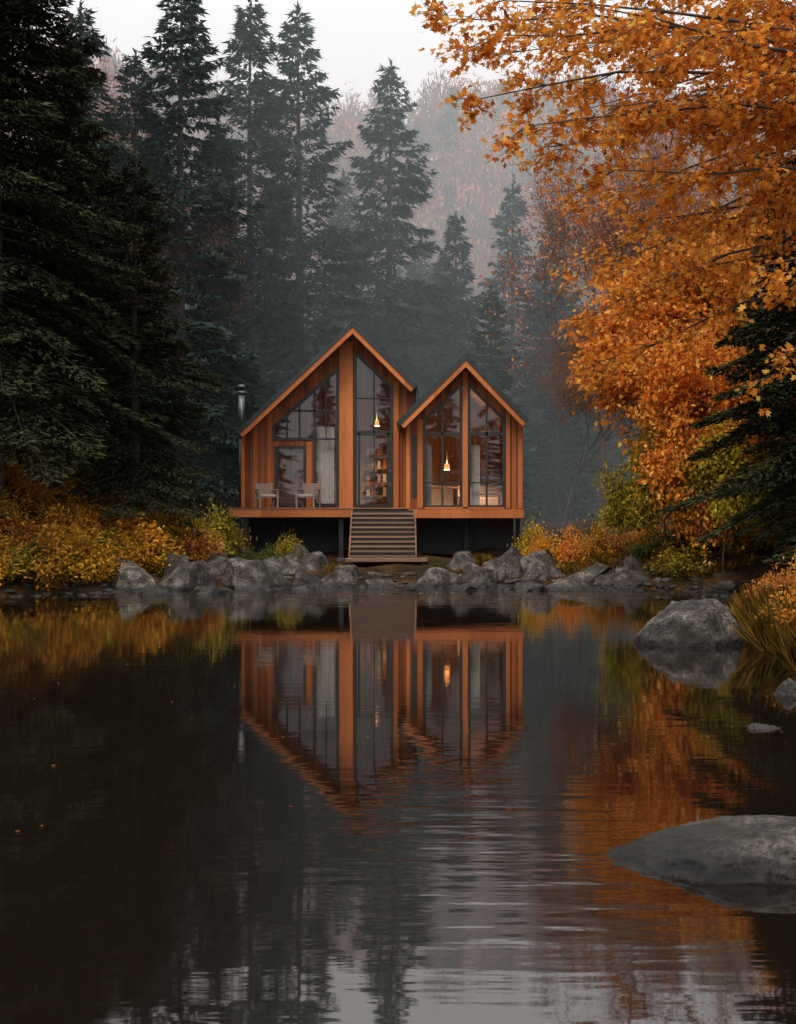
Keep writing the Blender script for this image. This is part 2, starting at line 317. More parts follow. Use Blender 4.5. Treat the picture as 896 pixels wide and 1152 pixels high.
# ------------------------------------------------------------------ trees
def conifer_mesh(name, seed, H, R, ll, lw, dens, base=.06, mat='spruce', whorl=.42, nb=6, droop=.35, shape=.85, dexp=1.45):
    rg = np.random.default_rng(seed); mb = MB()
    zz = np.linspace(0, H, 14)
    cx = np.cumsum(rg.normal(0, .02, 14)); cy = np.cumsum(rg.normal(0, .02, 14))
    rad = .015*H*(1-zz/H)**.9+.01
    P = np.stack([cx, cy, zz], 1)
    mb.sticks(P[:-1], P[1:], rad[:-1], rad[1:], 0, 8)
    B = []
    z = H*base
    while z < H*.985:
        t = (z-H*base)/(H*(1-base))
        env = R*(1-t)**shape*(.72+.28*math.sin(min(1, t*6+.5)*math.pi/2))
        lump = .85+.2*math.sin(z*2.1+seed)*math.sin(z*.9)
        for k in range(nb):
            L_ = env*lump*rg.uniform(.5, 1.2)+.1
            B.append((z+rg.uniform(-.2, .2), rg.uniform(0, 2*math.pi), L_, t))
        z += whorl*(1-.45*t)*rg.uniform(.7, 1.3)
    B = np.array(B)
    zb, az, Lb, tb = B.T
    dirh = np.stack([np.cos(az), np.sin(az), 0*az], 1); side = np.stack([-np.sin(az), np.cos(az), 0*az], 1)
    rise = (-droop*.5+.75*tb**1.5+rg.normal(0, .1, len(B)))
    sag = droop*rg.uniform(.6, 1.3, len(B))*(1-tb*.7)
    tcx = np.interp(zb, zz, cx); tcy = np.interp(zb, zz, cy)
    def spine(i, s):
        L_ = Lb[i]
        zo = L_*(rise[i]*s-sag[i]*s*s+.35*sag[i]*s**4)
        return np.stack([tcx[i], tcy[i], zb[i]], 1)+dirh[i]*(L_*s)[:, None]+np.stack([0*zo, 0*zo, zo], 1)
    ii = np.arange(len(B))
    for s0, s1 in ((0, .35), (.35, .7), (.7, 1)):
        rr = .010+.009*Lb
        mb.sticks(spine(ii, np.full(len(B), s0)), spine(ii, np.full(len(B), s1)), rr*(1-s0), rr*(1-s1)+.003, 0, 3)
    cnt = np.maximum(8, (dens*Lb**dexp)).astype(int)
    i = np.repeat(ii, cnt); n = len(i)
    s = rg.random(n)**.6*.98+.02
    nt_ = np.maximum(4, Lb[i]*6); s = (np.floor(s*nt_)+rg.normal(.5, .13, n))/nt_
    s = np.clip(s, .03, 1.02)
    sg = np.where(rg.random(n) < .5, -1., 1.)
    wmax = (.46*Lb[i]*(1-s)**.75*np.minimum(1, s*4+.25)+.05)
    u = rg.random(n)*wmax
    pos = spine(i, s)+side[i]*(sg*u)[:, None]+dirh[i]*(u*.55)[:, None]
    pos[:, 2] -= u*.28*droop/.35+rg.random(n)*.05
    pos += rg.normal(0, .02+.02*ll, (n, 3))
    d = dirh[i]*.75+side[i]*(sg*.75)[:, None]+rg.normal(0, .28, (n, 3)); d[:, 2] -= .28
    nn = np.tile([0, 0, 1.], (n, 1))+rg.normal(0, .45, (n, 3))
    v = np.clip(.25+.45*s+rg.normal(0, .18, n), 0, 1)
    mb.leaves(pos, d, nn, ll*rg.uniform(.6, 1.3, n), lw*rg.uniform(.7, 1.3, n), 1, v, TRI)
    m_ = 40; h_ = H*.95+rg.random(m_)*H*.06
    pos = np.stack([np.full(m_, cx[-1]), np.full(m_, cy[-1]), h_], 1); d = rg.normal(0, .5, (m_, 3)); d[:, 2] = .8
    mb.leaves(pos, d, rg.normal(0, 1, (m_, 3)), ll*.8, lw*.8, 1, np.full(m_, .6), TRI)
    return mb.mesh(name, ['bark', mat])

def grow(p, d, L_, r, depth, out, tips, rg, up=.08, jit=.22, spread=.75, nch=(2, 3), nseg=3, lf=.68):
    for k in range(nseg):
        d = nrm(d+rg.normal(0, jit, 3)*.5+np.array([0, 0, up])); q = p+d*L_/nseg
        r1 = r*.84
        out.append((p, q, r, r1))
        if depth <= 1: tips.append((q, d, depth))
        p, r = q, r1
        if depth > 0 and (k > 0 or depth < 3):
            for c in range(rg.integers(nch[0]-1, nch[1])):
                a = nrm(np.cross(d, rg.normal(0, 1, 3))); dd = nrm(d*(1-spread*.5)+a*spread)
                grow(p, dd, L_*lf*rg.uniform(.75, 1.15), r*.6, depth-1, out, tips, rg, up, jit, spread, nch, nseg, lf)
    if depth > 0: grow(p, d, L_*lf, r*.8, depth-1, out, tips, rg, up, jit, spread, nch, nseg, lf)

def decid_mesh(name, seed, H, depth=4, lpt=6, lsz=.1, mat='orange', bark='bark', sig=.18, up=.08, lean=(0, 0), spread=.8, trunkr=.02, tmpl=DIAMOND, nch=(2, 4), wsc=1.0, flat=.6):
    rg = np.random.default_rng(seed); out = []; tips = []
    grow(np.zeros(3), np.array([lean[0], lean[1], 1.]), H*.42, H*trunkr, depth, out, tips, rg, up, spread=spread, nch=nch)
    mb = MB(); P0 = np.array([o[0] for o in out]); P1 = np.array([o[1] for o in out])
    r0 = np.array([o[2] for o in out]); r1 = np.array([o[3] for o in out])
    sc = H/max(P1[:, 2].max(), .1)*np.array([wsc, wsc, 1.])
    P0 = P0*sc; P1 = P1*sc; r0 = np.maximum(r0, .006); r1 = np.maximum(r1, .004)
    mb.sticks(P0, P1, r0, r1, 0, 4)
    if lpt > 0:
        T = np.array([t[0] for t in tips])*sc; D = np.array([t[1] for t in tips])
        clump = np.clip(rg.gamma(1.1, 1/1.1, len(T)), 0, 3)
        k = rg.poisson(lpt*clump); i = np.repeat(np.arange(len(T)), k); n = len(i)
        pos = T[i]+rg.normal(0, sig, (n, 3))*np.array([1, 1, flat])
        d = D[i]*.5+rg.normal(0, .7, (n, 3)); d[:, 2] -= .4
        nn = np.tile([0, 0, 1.], (n, 1))+rg.normal(0, .6, (n, 3))
        v = np.clip(rg.normal(.5, .25, n)+rg.normal(0, .15, len(T))[i], 0, 1)
        mb.leaves(pos, d, nn, lsz*rg.uniform(.7, 1.3, n), lsz*.75*rg.uniform(.7, 1.3, n), 1, v, tmpl)
    return mb.mesh(name, [bark, mat])

def shrub_mesh(name, seed, H, R, n, lsz, mat, droop=.3):
    rg = np.random.default_rng(seed); mb = MB()
    ns = 46
    az = rg.uniform(0, 6.283, ns); rr = R*np.sqrt(rg.random(ns))
    tip = np.stack([np.cos(az)*rr, np.sin(az)*rr, H*(1-(rr/R)**2*.65)*rg.uniform(.5, 1.15, ns)], 1)
    mid = tip*np.array([.4, .4, .62]); b0 = tip*np.array([.1, .1, 0])-np.array([0, 0, .2])
    mb.sticks(b0, mid, .012, .008, 0, 3); mb.sticks(mid, tip, .008, .003, 0, 3)
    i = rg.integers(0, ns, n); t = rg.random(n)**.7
    pos = np.where((t < .5)[:, None], b0[i]+(mid-b0)[i]*(t*2)[:, None], mid[i]+(tip-mid)[i]*(t*2-1)[:, None])
    pos = pos+rg.normal(0, .09*R+.02, (n, 3))*(t**.5)[:, None]; pos[:, 2] = np.abs(pos[:, 2])
    d = nrm(pos*np.array([1, 1, .3]))+rg.normal(0, .6, (n, 3)); d[:, 2] -= droop
    nn = np.tile([0, 0, 1.], (n, 1))+rg.normal(0, .6, (n, 3))
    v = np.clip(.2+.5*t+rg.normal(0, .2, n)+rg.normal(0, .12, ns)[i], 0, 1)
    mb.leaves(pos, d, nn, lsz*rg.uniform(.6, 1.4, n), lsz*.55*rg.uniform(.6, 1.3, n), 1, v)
    return mb.mesh(name, ['bark', mat])

def grass_mesh(name, seed, R, H, n, mat='grass'):
    rg = np.random.default_rng(seed); mb = MB()
    a = rg.uniform(0, 6.283, n); r = R*rg.random(n)**.7
    pos = np.stack([np.cos(a)*r, np.sin(a)*r, -.05+0*r], 1)
    d = np.stack([np.cos(a)*r/R*.7, np.sin(a)*r/R*.7, 1+0*r], 1)+rg.normal(0, .2, (n, 3))
    nn = rg.normal(0, 1, (n, 3)); nn[:, 2] = -.2; nn[:, :2] -= d[:, :2]*1.5
    mb.leaves(pos, d, nn, H*rg.uniform(.5, 1.2, n), .016, 0, np.clip(rg.normal(.5, .25, n), 0, 1), BLADE)
    return mb.mesh(name, [mat])

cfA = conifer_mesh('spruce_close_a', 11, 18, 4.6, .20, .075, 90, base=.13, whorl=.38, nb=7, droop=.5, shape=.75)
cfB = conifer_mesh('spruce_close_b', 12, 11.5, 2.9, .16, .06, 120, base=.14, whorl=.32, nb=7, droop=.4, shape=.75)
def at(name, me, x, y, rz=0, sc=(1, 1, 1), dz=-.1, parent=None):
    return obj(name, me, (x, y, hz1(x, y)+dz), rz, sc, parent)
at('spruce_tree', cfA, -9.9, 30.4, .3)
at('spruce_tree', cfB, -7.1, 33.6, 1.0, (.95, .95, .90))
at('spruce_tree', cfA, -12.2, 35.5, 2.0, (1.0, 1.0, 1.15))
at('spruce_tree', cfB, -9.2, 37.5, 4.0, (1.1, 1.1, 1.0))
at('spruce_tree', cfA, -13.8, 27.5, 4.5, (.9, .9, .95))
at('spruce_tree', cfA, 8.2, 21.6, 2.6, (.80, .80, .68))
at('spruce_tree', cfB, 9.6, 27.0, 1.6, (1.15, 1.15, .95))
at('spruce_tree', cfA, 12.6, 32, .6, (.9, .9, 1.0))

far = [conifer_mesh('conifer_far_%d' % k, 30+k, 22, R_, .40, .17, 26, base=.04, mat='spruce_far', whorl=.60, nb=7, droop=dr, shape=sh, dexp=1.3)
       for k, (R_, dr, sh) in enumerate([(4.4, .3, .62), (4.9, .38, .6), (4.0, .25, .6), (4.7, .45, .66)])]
def place_far(px, topy, d, k, rs=1.0, name='conifer_tree', parent=None):
    x = (px-448)*d/F; z0 = hz1(x, d); zt = CAMH+(HOR-topy)*d/F
    s = (zt-z0)/22
    obj(name, far[k], (x, d, z0-.1), random.uniform(0, 6.28), (rs*(.4+.6*s), rs*(.4+.6*s), s), parent)
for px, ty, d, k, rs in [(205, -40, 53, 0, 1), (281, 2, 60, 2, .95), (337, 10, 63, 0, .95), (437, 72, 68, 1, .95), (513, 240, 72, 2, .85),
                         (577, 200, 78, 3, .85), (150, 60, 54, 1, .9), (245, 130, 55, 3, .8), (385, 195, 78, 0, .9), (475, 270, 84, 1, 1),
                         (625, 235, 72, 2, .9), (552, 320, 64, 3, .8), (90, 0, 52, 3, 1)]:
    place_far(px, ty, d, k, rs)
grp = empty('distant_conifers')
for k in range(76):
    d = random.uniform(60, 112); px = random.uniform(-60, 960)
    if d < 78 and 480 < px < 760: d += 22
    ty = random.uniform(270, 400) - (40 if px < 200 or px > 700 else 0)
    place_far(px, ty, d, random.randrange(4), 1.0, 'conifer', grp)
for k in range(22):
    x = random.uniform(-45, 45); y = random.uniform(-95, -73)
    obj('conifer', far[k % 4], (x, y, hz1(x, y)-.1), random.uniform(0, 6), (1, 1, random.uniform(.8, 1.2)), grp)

def hill_tree(seed):
    rg = np.random.default_rng(seed); mb = MB(); n = 240
    out = []; tips = []
    grow(np.zeros(3), np.array([0, 0, 1.]), 5.0, .18, 2, out, tips, rg, .12, spread=.6)
    P0 = np.array([o[0] for o in out]); P1 = np.array([o[1] for o in out]); sc = 10/P1[:, 2].max()
    mb.sticks(P0*sc, P1*sc, .09, .05, 0, 3)
    T = np.array([t[0] for t in tips])*sc; i = rg.integers(0, len(T), n)
    pos = T[i]+rg.normal(0, .6, (n, 3)); d = rg.normal(0, 1, (n, 3)); d[:, 2] += 1
    mb.leaves(pos, d, rg.normal(0, 1, (n, 3)), .7*rg.uniform(.5, 1.3, n), .2, 1, np.clip(rg.normal(.5, .3, n), 0, 1), TRI)
    return mb.mesh('hill_tree', ['twig', 'hill'])
ht = [hill_tree(70+k) for k in range(5)]
grp = empty('distant_forest')
for k in range(900):
    y = random.uniform(125, 236); x = random.uniform(-.33, .33)*y
    s = random.uniform(.8, 1.35)
    if random.random() < .06:
        obj('conifer', far[random.randrange(4)], (x, y, hz1(x, y)-.2), random.uniform(0, 6), (.7, .7, random.uniform(.45, .6)), grp)
    else:
        obj('bare_tree', ht[k % 5], (x, y, hz1(x, y)-.3), random.uniform(0, 6), (s, s, s*random.uniform(.9, 1.2)), grp)

bt1 = decid_mesh('sparse_tree_a', 5, 17, 5, .7, .14, 'pink', 'twig', .25, .12, spread=.55, trunkr=.008, wsc=.9)
bt2 = decid_mesh('sparse_tree_b', 8, 16, 5, .9, .15, 'rust', 'twig', .28, .12, spread=.55, trunkr=.008, wsc=.8)
at('bare_autumn_tree', bt1, 8.6, 52, .4)
at('bare_autumn_tree', bt2, 11.2, 48, 2.4, (.9, .9, .9))
at('bare_autumn_tree', bt1, 13.5, 58, 3.4, (1.1, 1.1, 1.2))
at('bare_autumn_tree', bt1, -15.0, 60, 1.4, (.8, .8, 1.35))
at('bare_autumn_tree', bt1, -9.8, 54, 5.4, (.55, .55, .85))
at('bare_autumn_tree', bt2, 7.4, 56, 2.2, (.7, .7, .72))

mp1 = decid_mesh('maple_orange', 21, 8.2, 5, 2.6, .15, 'orange', 'bark', .2, .0, lean=(-.2, -.1), spread=1.1, trunkr=.014, flat=.25, wsc=1.05)
at('maple_tree', mp1, 7.9, 34.0, .5, (1.05, 1.05, 1.0))
at('maple_tree', mp1, 9.2, 30.0, 2.8, (.7, .7, .9))
at('maple_tree', mp1, 10.5, 36.0, 4.4, (1.1, 1.1, 1.35))
yb = decid_mesh('young_tree', 25, 4.2, 4, 5, .12, 'ygreen', 'bark', .2, .06, spread=.8, trunkr=.012)
at('young_birch_tree', yb, 6.8, 31.2, 0, (.75, .75, .95))
at('young_birch_tree', yb, 7.9, 30.2, 2, (.85, .85, .95))

def overhang():
    rg = np.random.default_rng(77); mb = MB()
    bx, by = 5.9, 10.2; bz = hz1(bx, by)-.3
    trunk = np.array([(bx, by, bz), (bx+.1, by, 2.2), (bx-.05, by-.1, 4.5), (bx-.2, by, 6.6), (bx-.1, by+.1, 8.6), (bx-.3, by, 10.5)])
    tr_ = np.array([.26, .21, .17, .13, .08, .03])
    mb.sticks(trunk[:-1], trunk[1:], tr_[:-1], tr_[1:], 0, 10)
    tg = [(505, 18, 9), (545, 105, 9.4), (590, 60, 10.3), (640, 165, 9.6), (600, 140, 8.6), (700, 60, 11), (760, 120, 9.2), (800, 40, 8.2), (850, 130, 10),
          (735, 250, 10.4), (690, 200, 9.0), (885, 290, 8.8), (870, 225, 10), (660, 10, 8.0), (570, 0, 8.4), (745, 180, 11.5), (820, 190, 11.5), (640, 60, 9.8), (700, 120, 8.6), (780, 70, 10.8),
          (620, -60, 9), (750, -60, 10), (860, -40, 9), (520, -60, 10), (700, 290, 11.5), (870, 60, 9), (840, 90, 8.5), (740, 20, 9.5), (770, 210, 10.6), (895, 390, 9.6),
          (670, 90, 10.5), (560, 40, 9.2), (720, 150, 10.2), (800, 150, 9.6), (610, 20, 10.8), (760, 50, 11.3), (650, 130, 11),
          (672, 345, 13), (715, 330, 12.6), (690, 400, 13.2), (665, 230, 12.4), (655, 300, 13.5)]
    T = [np.array(W(a, b_, c)) for a, b_, c in tg]
    for k in range(12):
        a = rg.uniform(0, 6.283); T.append(np.array([bx+2.6*math.cos(a), by+2.8*math.sin(a)+.5, rg.uniform(5.5, 11)]))
    LP = []; LD = []
    for t in T:
        z0 = min(9.5, max(2.6, t[2]+rg.uniform(.2, 1.2)-.25*abs(t[0]-bx)+.6))
        p0 = np.array([np.interp(z0, trunk[:, 2], trunk[:, 0]), by, z0])
        c = (p0+t)/2+np.array([0, 0, .45])+rg.normal(0, .15, 3)
        s = np.linspace(0, 1, 11)[:, None]
        C = (1-s)**2*p0+2*s*(1-s)*c+s*s*t+rg.normal(0, .025, (11, 3))
        r_ = np.linspace(.034, .004, 11)
        mb.sticks(C[:-1], C[1:], r_[:-1], r_[1:], 0, 5)
        for j in range(3, 11):
            dm = nrm(C[j]-C[j-1])
            for q in range(3):
                sd = nrm(np.cross(dm, [0, 0, 1.]))*rg.choice([-1, 1])
                dd = nrm(dm*.7+sd*rg.uniform(.3, 1)+np.array([0, 0, rg.uniform(-.35, .25)]))
                LL = rg.uniform(.25, .65)*(1.1-.05*j)
                e1 = C[j]+dd*LL*.5+rg.normal(0, .02, 3); e2 = C[j]+dd*LL+np.array([0, 0, -.08])+rg.normal(0, .04, 3)
                mb.sticks([C[j], e1], [e1, e2], [.006, .004], [.004, .002], 0, 3)
                for w in range(5):
                    u = rg.uniform(.2, 1); b0 = C[j]+(e2-C[j])*u
                    d3 = nrm(dd*.6+rg.normal(0, .5, 3)*np.array([1, 1, .35])); e3 = b0+d3*rg.uniform(.1, .25)
                    mb.sticks([b0], [e3], [.0025], [.0015], 0, 3)
                    m_ = rg.integers(4, 9)
                    for y_ in range(m_):
                        LP.append(b0+(e3-b0)*rg.random()+rg.normal(0, .035, 3)); LD.append(d3)
    LP = np.array(LP); LD = np.array(LD); n = len(LP)
    d = LD*.5+rg.normal(0, .5, (n, 3)); d[:, 2] -= .45
    nn = np.tile([0, 0, 1.], (n, 1))+rg.normal(0, .5, (n, 3))
    mb.leaves(LP, d, nn, rg.uniform(.036, .068, n), rg.uniform(.036, .064, n), 1, np.clip(rg.normal(.5, .25, n), 0, 1), MAPLE)
    obj('maple_tree', mb.mesh('overhanging_maple', ['bark', 'orange']))
overhang()

# ------------------------------------------------------------------ undergrowth
sh = {}
for k, mt in enumerate(['gold', 'rust', 'ygreen', 'green', 'orange']):
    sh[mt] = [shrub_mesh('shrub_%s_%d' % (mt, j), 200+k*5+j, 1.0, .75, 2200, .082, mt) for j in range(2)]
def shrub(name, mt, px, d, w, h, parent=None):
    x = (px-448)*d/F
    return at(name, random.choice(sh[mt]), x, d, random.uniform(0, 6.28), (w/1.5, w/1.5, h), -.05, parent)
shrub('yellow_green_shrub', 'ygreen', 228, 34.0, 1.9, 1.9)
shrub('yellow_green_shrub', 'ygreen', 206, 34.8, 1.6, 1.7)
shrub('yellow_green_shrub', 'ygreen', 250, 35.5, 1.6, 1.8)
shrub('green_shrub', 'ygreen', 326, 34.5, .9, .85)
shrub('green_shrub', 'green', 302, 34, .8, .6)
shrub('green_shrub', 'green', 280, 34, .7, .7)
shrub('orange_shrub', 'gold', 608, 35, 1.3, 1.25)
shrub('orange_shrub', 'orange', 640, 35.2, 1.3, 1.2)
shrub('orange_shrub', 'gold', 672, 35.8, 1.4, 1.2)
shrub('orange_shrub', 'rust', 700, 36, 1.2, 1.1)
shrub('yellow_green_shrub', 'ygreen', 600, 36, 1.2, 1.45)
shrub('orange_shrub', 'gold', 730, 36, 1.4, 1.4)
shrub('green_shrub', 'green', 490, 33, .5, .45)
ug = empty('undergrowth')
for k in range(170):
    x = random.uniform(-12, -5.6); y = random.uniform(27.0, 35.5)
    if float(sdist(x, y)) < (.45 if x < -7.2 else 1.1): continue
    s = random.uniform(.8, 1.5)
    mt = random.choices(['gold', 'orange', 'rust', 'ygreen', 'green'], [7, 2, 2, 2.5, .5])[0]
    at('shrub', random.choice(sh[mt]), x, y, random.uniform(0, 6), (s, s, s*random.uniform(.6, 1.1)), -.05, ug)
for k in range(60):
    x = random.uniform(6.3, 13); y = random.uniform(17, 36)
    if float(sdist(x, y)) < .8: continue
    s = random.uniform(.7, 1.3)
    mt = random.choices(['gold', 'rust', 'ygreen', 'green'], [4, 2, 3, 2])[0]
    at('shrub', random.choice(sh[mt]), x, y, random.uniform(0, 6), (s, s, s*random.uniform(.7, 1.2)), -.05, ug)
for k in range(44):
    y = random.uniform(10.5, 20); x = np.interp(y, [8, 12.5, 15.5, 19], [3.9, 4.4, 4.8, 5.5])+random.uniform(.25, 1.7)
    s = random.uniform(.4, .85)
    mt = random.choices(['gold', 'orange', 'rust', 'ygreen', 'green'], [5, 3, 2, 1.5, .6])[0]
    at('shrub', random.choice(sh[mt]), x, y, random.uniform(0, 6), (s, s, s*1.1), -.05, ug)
gm = [grass_mesh('grass_tuft_%d' % k, 300+k, .28, .55, 220) for k in range(3)]
gr = empty('bank_grass')
for k in range(90):
    y = random.uniform(10, 20); x = np.interp(y, [8, 12.5, 15.5, 19], [3.8, 4.3, 4.65, 5.4])+random.uniform(0.05, 1.2)
    s = random.uniform(.5, 1.0); at('tuft', random.choice(gm), x, y, random.uniform(0, 6), (s, s, s), 0, gr)
for k in range(220):
    x = random.uniform(-12, 9); y = random.uniform(28, 37)
    sd = float(sdist(x, y))
    if sd < .6 or (-1.8 < x < 1.2 and y > 33): continue
    if -5.3 < x < 4.2 and y > 36.5: continue
    s = random.uniform(.3, .7); at('tuft', random.choice(gm), x, y, random.uniform(0, 6), (s, s, s*.8), 0, gr)

# ------------------------------------------------------------------ rocks
import bmesh
def rock(name, x, y, w, dpt, h, seed, sub=4, z=0, soft=False, rz=0, parent=None, skew=0):
    rg = np.random.default_rng(seed); bm = bmesh.new()
    bmesh.ops.create_icosphere(bm, subdivisions=sub, radius=1)
    planes = []
    for k in range(7 if soft else 11):
        n = rg.normal(0, 1, 3); n[2] = abs(n[2])*.9; n = nrm(n); planes.append((Vector(n), rg.uniform(.7, .92) if soft else rg.uniform(.35, .8)))
    off = Vector(rg.uniform(-50, 50, 3))
    for v in bm.verts:
        c = v.co.copy()
        for n, t in planes:
            dd = c.dot(n)
            if dd > t: c -= n*(dd-t)*(.8 if soft else .98)
        nz = noise.fractal(c*1.4+off, 1.0, 2.0, 4); c *= 1+(.09 if soft else .14)*nz
        c += c.normalized()*.035*noise.fractal(c*6+off, 1, 2, 3)
        v.co = Vector((c.x, c.y, c.z*(1+skew*c.x)))
    mx_ = max(v.co.z for v in bm.verts); xx = max(abs(v.co.x) for v in bm.verts); yy = max(abs(v.co.y) for v in bm.verts)
    for v in bm.verts: v.co = Vector((v.co.x/xx*w/2, v.co.y/yy*dpt/2, v.co.z/mx_*h))
    me = bpy.data.meshes.new(name); bm.to_mesh(me); bm.free()
    for p_ in me.polygons: p_.use_smooth = True
    me.materials.append(M['rock'])
    return obj(name, me, (x, y, z), rz, parent=parent)
def rockpx(px, by, wpx, hpx, seed, name='rock', dep=.8, sub=5, soft=False, skew=0):
    d = 2198/(by-HOR); sc = d/F; w = wpx*sc; h = hpx*sc
    d2 = d+w*dep*.45; x = (px-448)*d2/F
    rock(name, x, d2, w, w*dep, h, seed, sub, 0, soft, skew=skew)
lst = [(208, 665, 110, 34), (146, 665, 88, 36), (283, 664, 120, 36), (345, 662, 46, 24), (385, 661, 60, 22), (247, 658, 86, 40), (310, 659, 64, 32),
       (430, 662, 56, 11), (500, 661, 76, 22), (545, 660, 60, 26), (575, 655, 78, 42), (615, 657, 90, 38), (660, 661, 88, 28), (682, 651, 84, 52), (738, 653, 76, 54),
       (722, 662, 100, 20), (775, 662, 66, 18), (640, 664, 66, 13), (705, 657, 66, 34), (785, 656, 56, 34), (460, 664, 40, 8), (172, 670, 66, 12), (805, 666, 50, 12),
       (525, 665, 48, 9), (235, 669, 56, 9), (595, 665, 50, 10), (95, 662, 50, 24), (340, 667, 40, 7)]
for k, (a, b_, c, e) in enumerate(lst): rockpx(a, b_, c, e, 430+k, dep=.9, skew=(-.25 if k % 2 else .25))
rockpx(776, 728, 128, 52, 505, 'boulder', .9, 6, True)
rockpx(890, 783, 54, 18, 506, 'rock')
rockpx(856, 822, 46, 6, 507, 'rock')
rockpx(860, 996, 400, 50, 514, 'boulder', .55, 6, True)
rg_ = np.random.default_rng(9)
for k in range(50):
    x = rg_.uniform(-8.4, 8.5); y = rg_.uniform(30.5, 36.2)
    if float(sdist(x, y)) < .2 or (y > 32.8 and -1.9 < x < 1.2): continue
    w = rg_.uniform(.35, 1.7)**1.1; rock('rock', x, y, w, w*.8, w*rg_.uniform(.2, .42), 600+k, 4, hz1(x, y), rz=rg_.uniform(0, 6))
bm = bmesh.new(); bmesh.ops.create_icosphere(bm, subdivisions=2, radius=1)
bv = np.array([v.co[:] for v in bm.verts]); bf = np.array([[v.index for v in f.verts] for f in bm.faces]); bm.free()
mb = MB(); cnt = 0
while cnt < 420:
    x = rg_.uniform(-9.5, 8.3); y = rg_.uniform(26.5, 33)
    sd = float(sdist(x, y))
    if sd < -2.2 or sd > 1.2 or (sd < 0 and rg_.random() < -sd/2): continue
    r_ = rg_.uniform(.04, .16)*(1 if sd > -.8 else .6)
    V = bv*(1+rg_.normal(0, .08, (len(bv), 1)))*np.array([r_*rg_.uniform(.8, 1.6), r_, r_*rg_.uniform(.35, .6)])
    mb.add(V+np.array([x, y, max(-.01, hz1(x, y))]), bf, 0, .5); cnt += 1
me = mb.mesh('shore_pebbles', ['rock'])
for p_ in me.polygons: p_.use_smooth = True
obj('shore_pebbles', me)

mb = MB(); n = 220
ypos = 6+rg_.random(n)**.6*23; xpos = rg_.uniform(-.34, .34, n)*ypos
keep = sdist(xpos, ypos) < -.2; xpos, ypos = xpos[keep], ypos[keep]; n = len(xpos)
pos = np.stack([xpos, ypos, np.full(n, .006)], 1); d = rg_.normal(0, 1, (n, 3)); d[:, 2] = 0
mb.leaves(pos, d, np.tile([0, 0, 1.], (n, 1)), rg_.uniform(.02, .04, n), rg_.uniform(.02, .035, n), 0, rg_.random(n)*.5, (MAPLE[0], [.0]*10))
obj('floating_leaves', mb.mesh('floating_leaves', ['rust']))

# ------------------------------------------------------------------ cabin
cabin = empty('wooden_cabin')
def box(name, x0, x1, y0, y1, z0, z1, mat, parent=None, bev=0.0):
    vs = [(x, y, z) for x in (x0, x1) for y in (y0, y1) for z in (z0, z1)]
    fs = [(0, 1, 3, 2), (4, 6, 7, 5), (0, 4, 5, 1), (2, 3, 7, 6), (0, 2, 6, 4), (1, 5, 7, 3)]
    me = bpy.data.meshes.new(name); me.from_pydata(vs, [], fs); me.materials.append(M[mat])
    o = obj(name, me, parent=parent)
    if bev:
        b_ = o.modifiers.new('bevel', 'BEVEL'); b_.width = bev; b_.segments = 2
    return o
def beam(name, p0, p1, t, y0, y1, mat, parent=None, off=0):
    p0 = np.array(p0, float); p1 = np.array(p1, float); d = nrm(p1-p0); n = np.array([-d[1], d[0]])
    q = [p0+n*(off+t/2), p1+n*(off+t/2), p1+n*(off-t/2), p0+n*(off-t/2)]
    vs = [(a[0], y0, a[1]) for a in q]+[(a[0], y1, a[1]) for a in q]
    fs = [(0, 1, 2, 3), (7, 6, 5, 4), (0, 4, 5, 1), (1, 5, 6, 2), (2, 6, 7, 3), (3, 7, 4, 0)]
    me = bpy.data.meshes.new(name); me.from_pydata(vs, [], fs); me.materials.append(M[mat])
    return obj(name, me, parent=parent)
def facade(name, outer, holes, y, thick, mat):
    loops = [[Vector((a, b_, 0)) for a, b_ in outer]]+[[Vector((a, b_, 0)) for a, b_ in h] for h in holes]
    tri = tessellate_polygon(loops); vs = [v for l_ in loops for v in l_]
    me = bpy.data.meshes.new(name); me.from_pydata([(v.x, y, v.y) for v in vs], [], [tuple(t) for t in tri])
    bm = bmesh.new(); bm.from_mesh(me); bmesh.ops.recalc_face_normals(bm, faces=bm.faces)
    bm.faces.ensure_lookup_table()
    if bm.faces[0].normal.y > 0: bmesh.ops.reverse_faces(bm, faces=bm.faces)
    bm.to_mesh(me); bm.free()
    me.materials.append(M[mat]); o = obj(name, me, parent=cabin)
    s = o.modifiers.new('solid', 'SOLIDIFY'); s.thickness = thick; s.offset = -1
    return o
def poly(name, pts, y, mat):
    me = bpy.data.meshes.new(name); me.from_pydata([(a, y, b_) for a, b_ in pts], [], [tuple(range(len(pts)))]); me.materials.append(M[mat])
    return obj(name, me, parent=cabin)
DL, DR = 40.5, 39.3
def fl(px, py): return ((px-448)*DL/F, CAMH+(HOR-py)*DL/F)
def frr(px, py): return ((px-448)*DR/F, CAMH+(HOR-py)*DR/F)
FLOOR = 2.09
outL = [fl(271, 573), fl(271, 492), fl(397, 372), fl(466, 441), fl(466, 573)]
hB = [fl(308, 494), fl(308, 480), fl(380, 415), fl(380, 568), fl(354, 568), fl(354, 494)]
hC = [fl(311, 568), fl(311, 503), fl(343, 503), fl(343, 568)]
hE = [fl(400, 569), fl(400, 397), fl(441, 436), fl(441, 569)]
facade('front_wall', outL, [hB, hC, hE], DL, .14, 'wood')
for nm, h in (('window_glass', hB), ('door_glass', hC), ('tall_glass', hE)): poly(nm, h, DL+.07, 'glass')
outR = [frr(457, 573), frr(457, 474), frr(524, 410), frr(588.5, 476), frr(588.5, 573)]
h1 = [frr(478, 570), frr(478, 472), frr(519, 433), frr(519, 570)]
h2 = [frr(528, 570), frr(528, 433), frr(567, 472), frr(567, 570)]
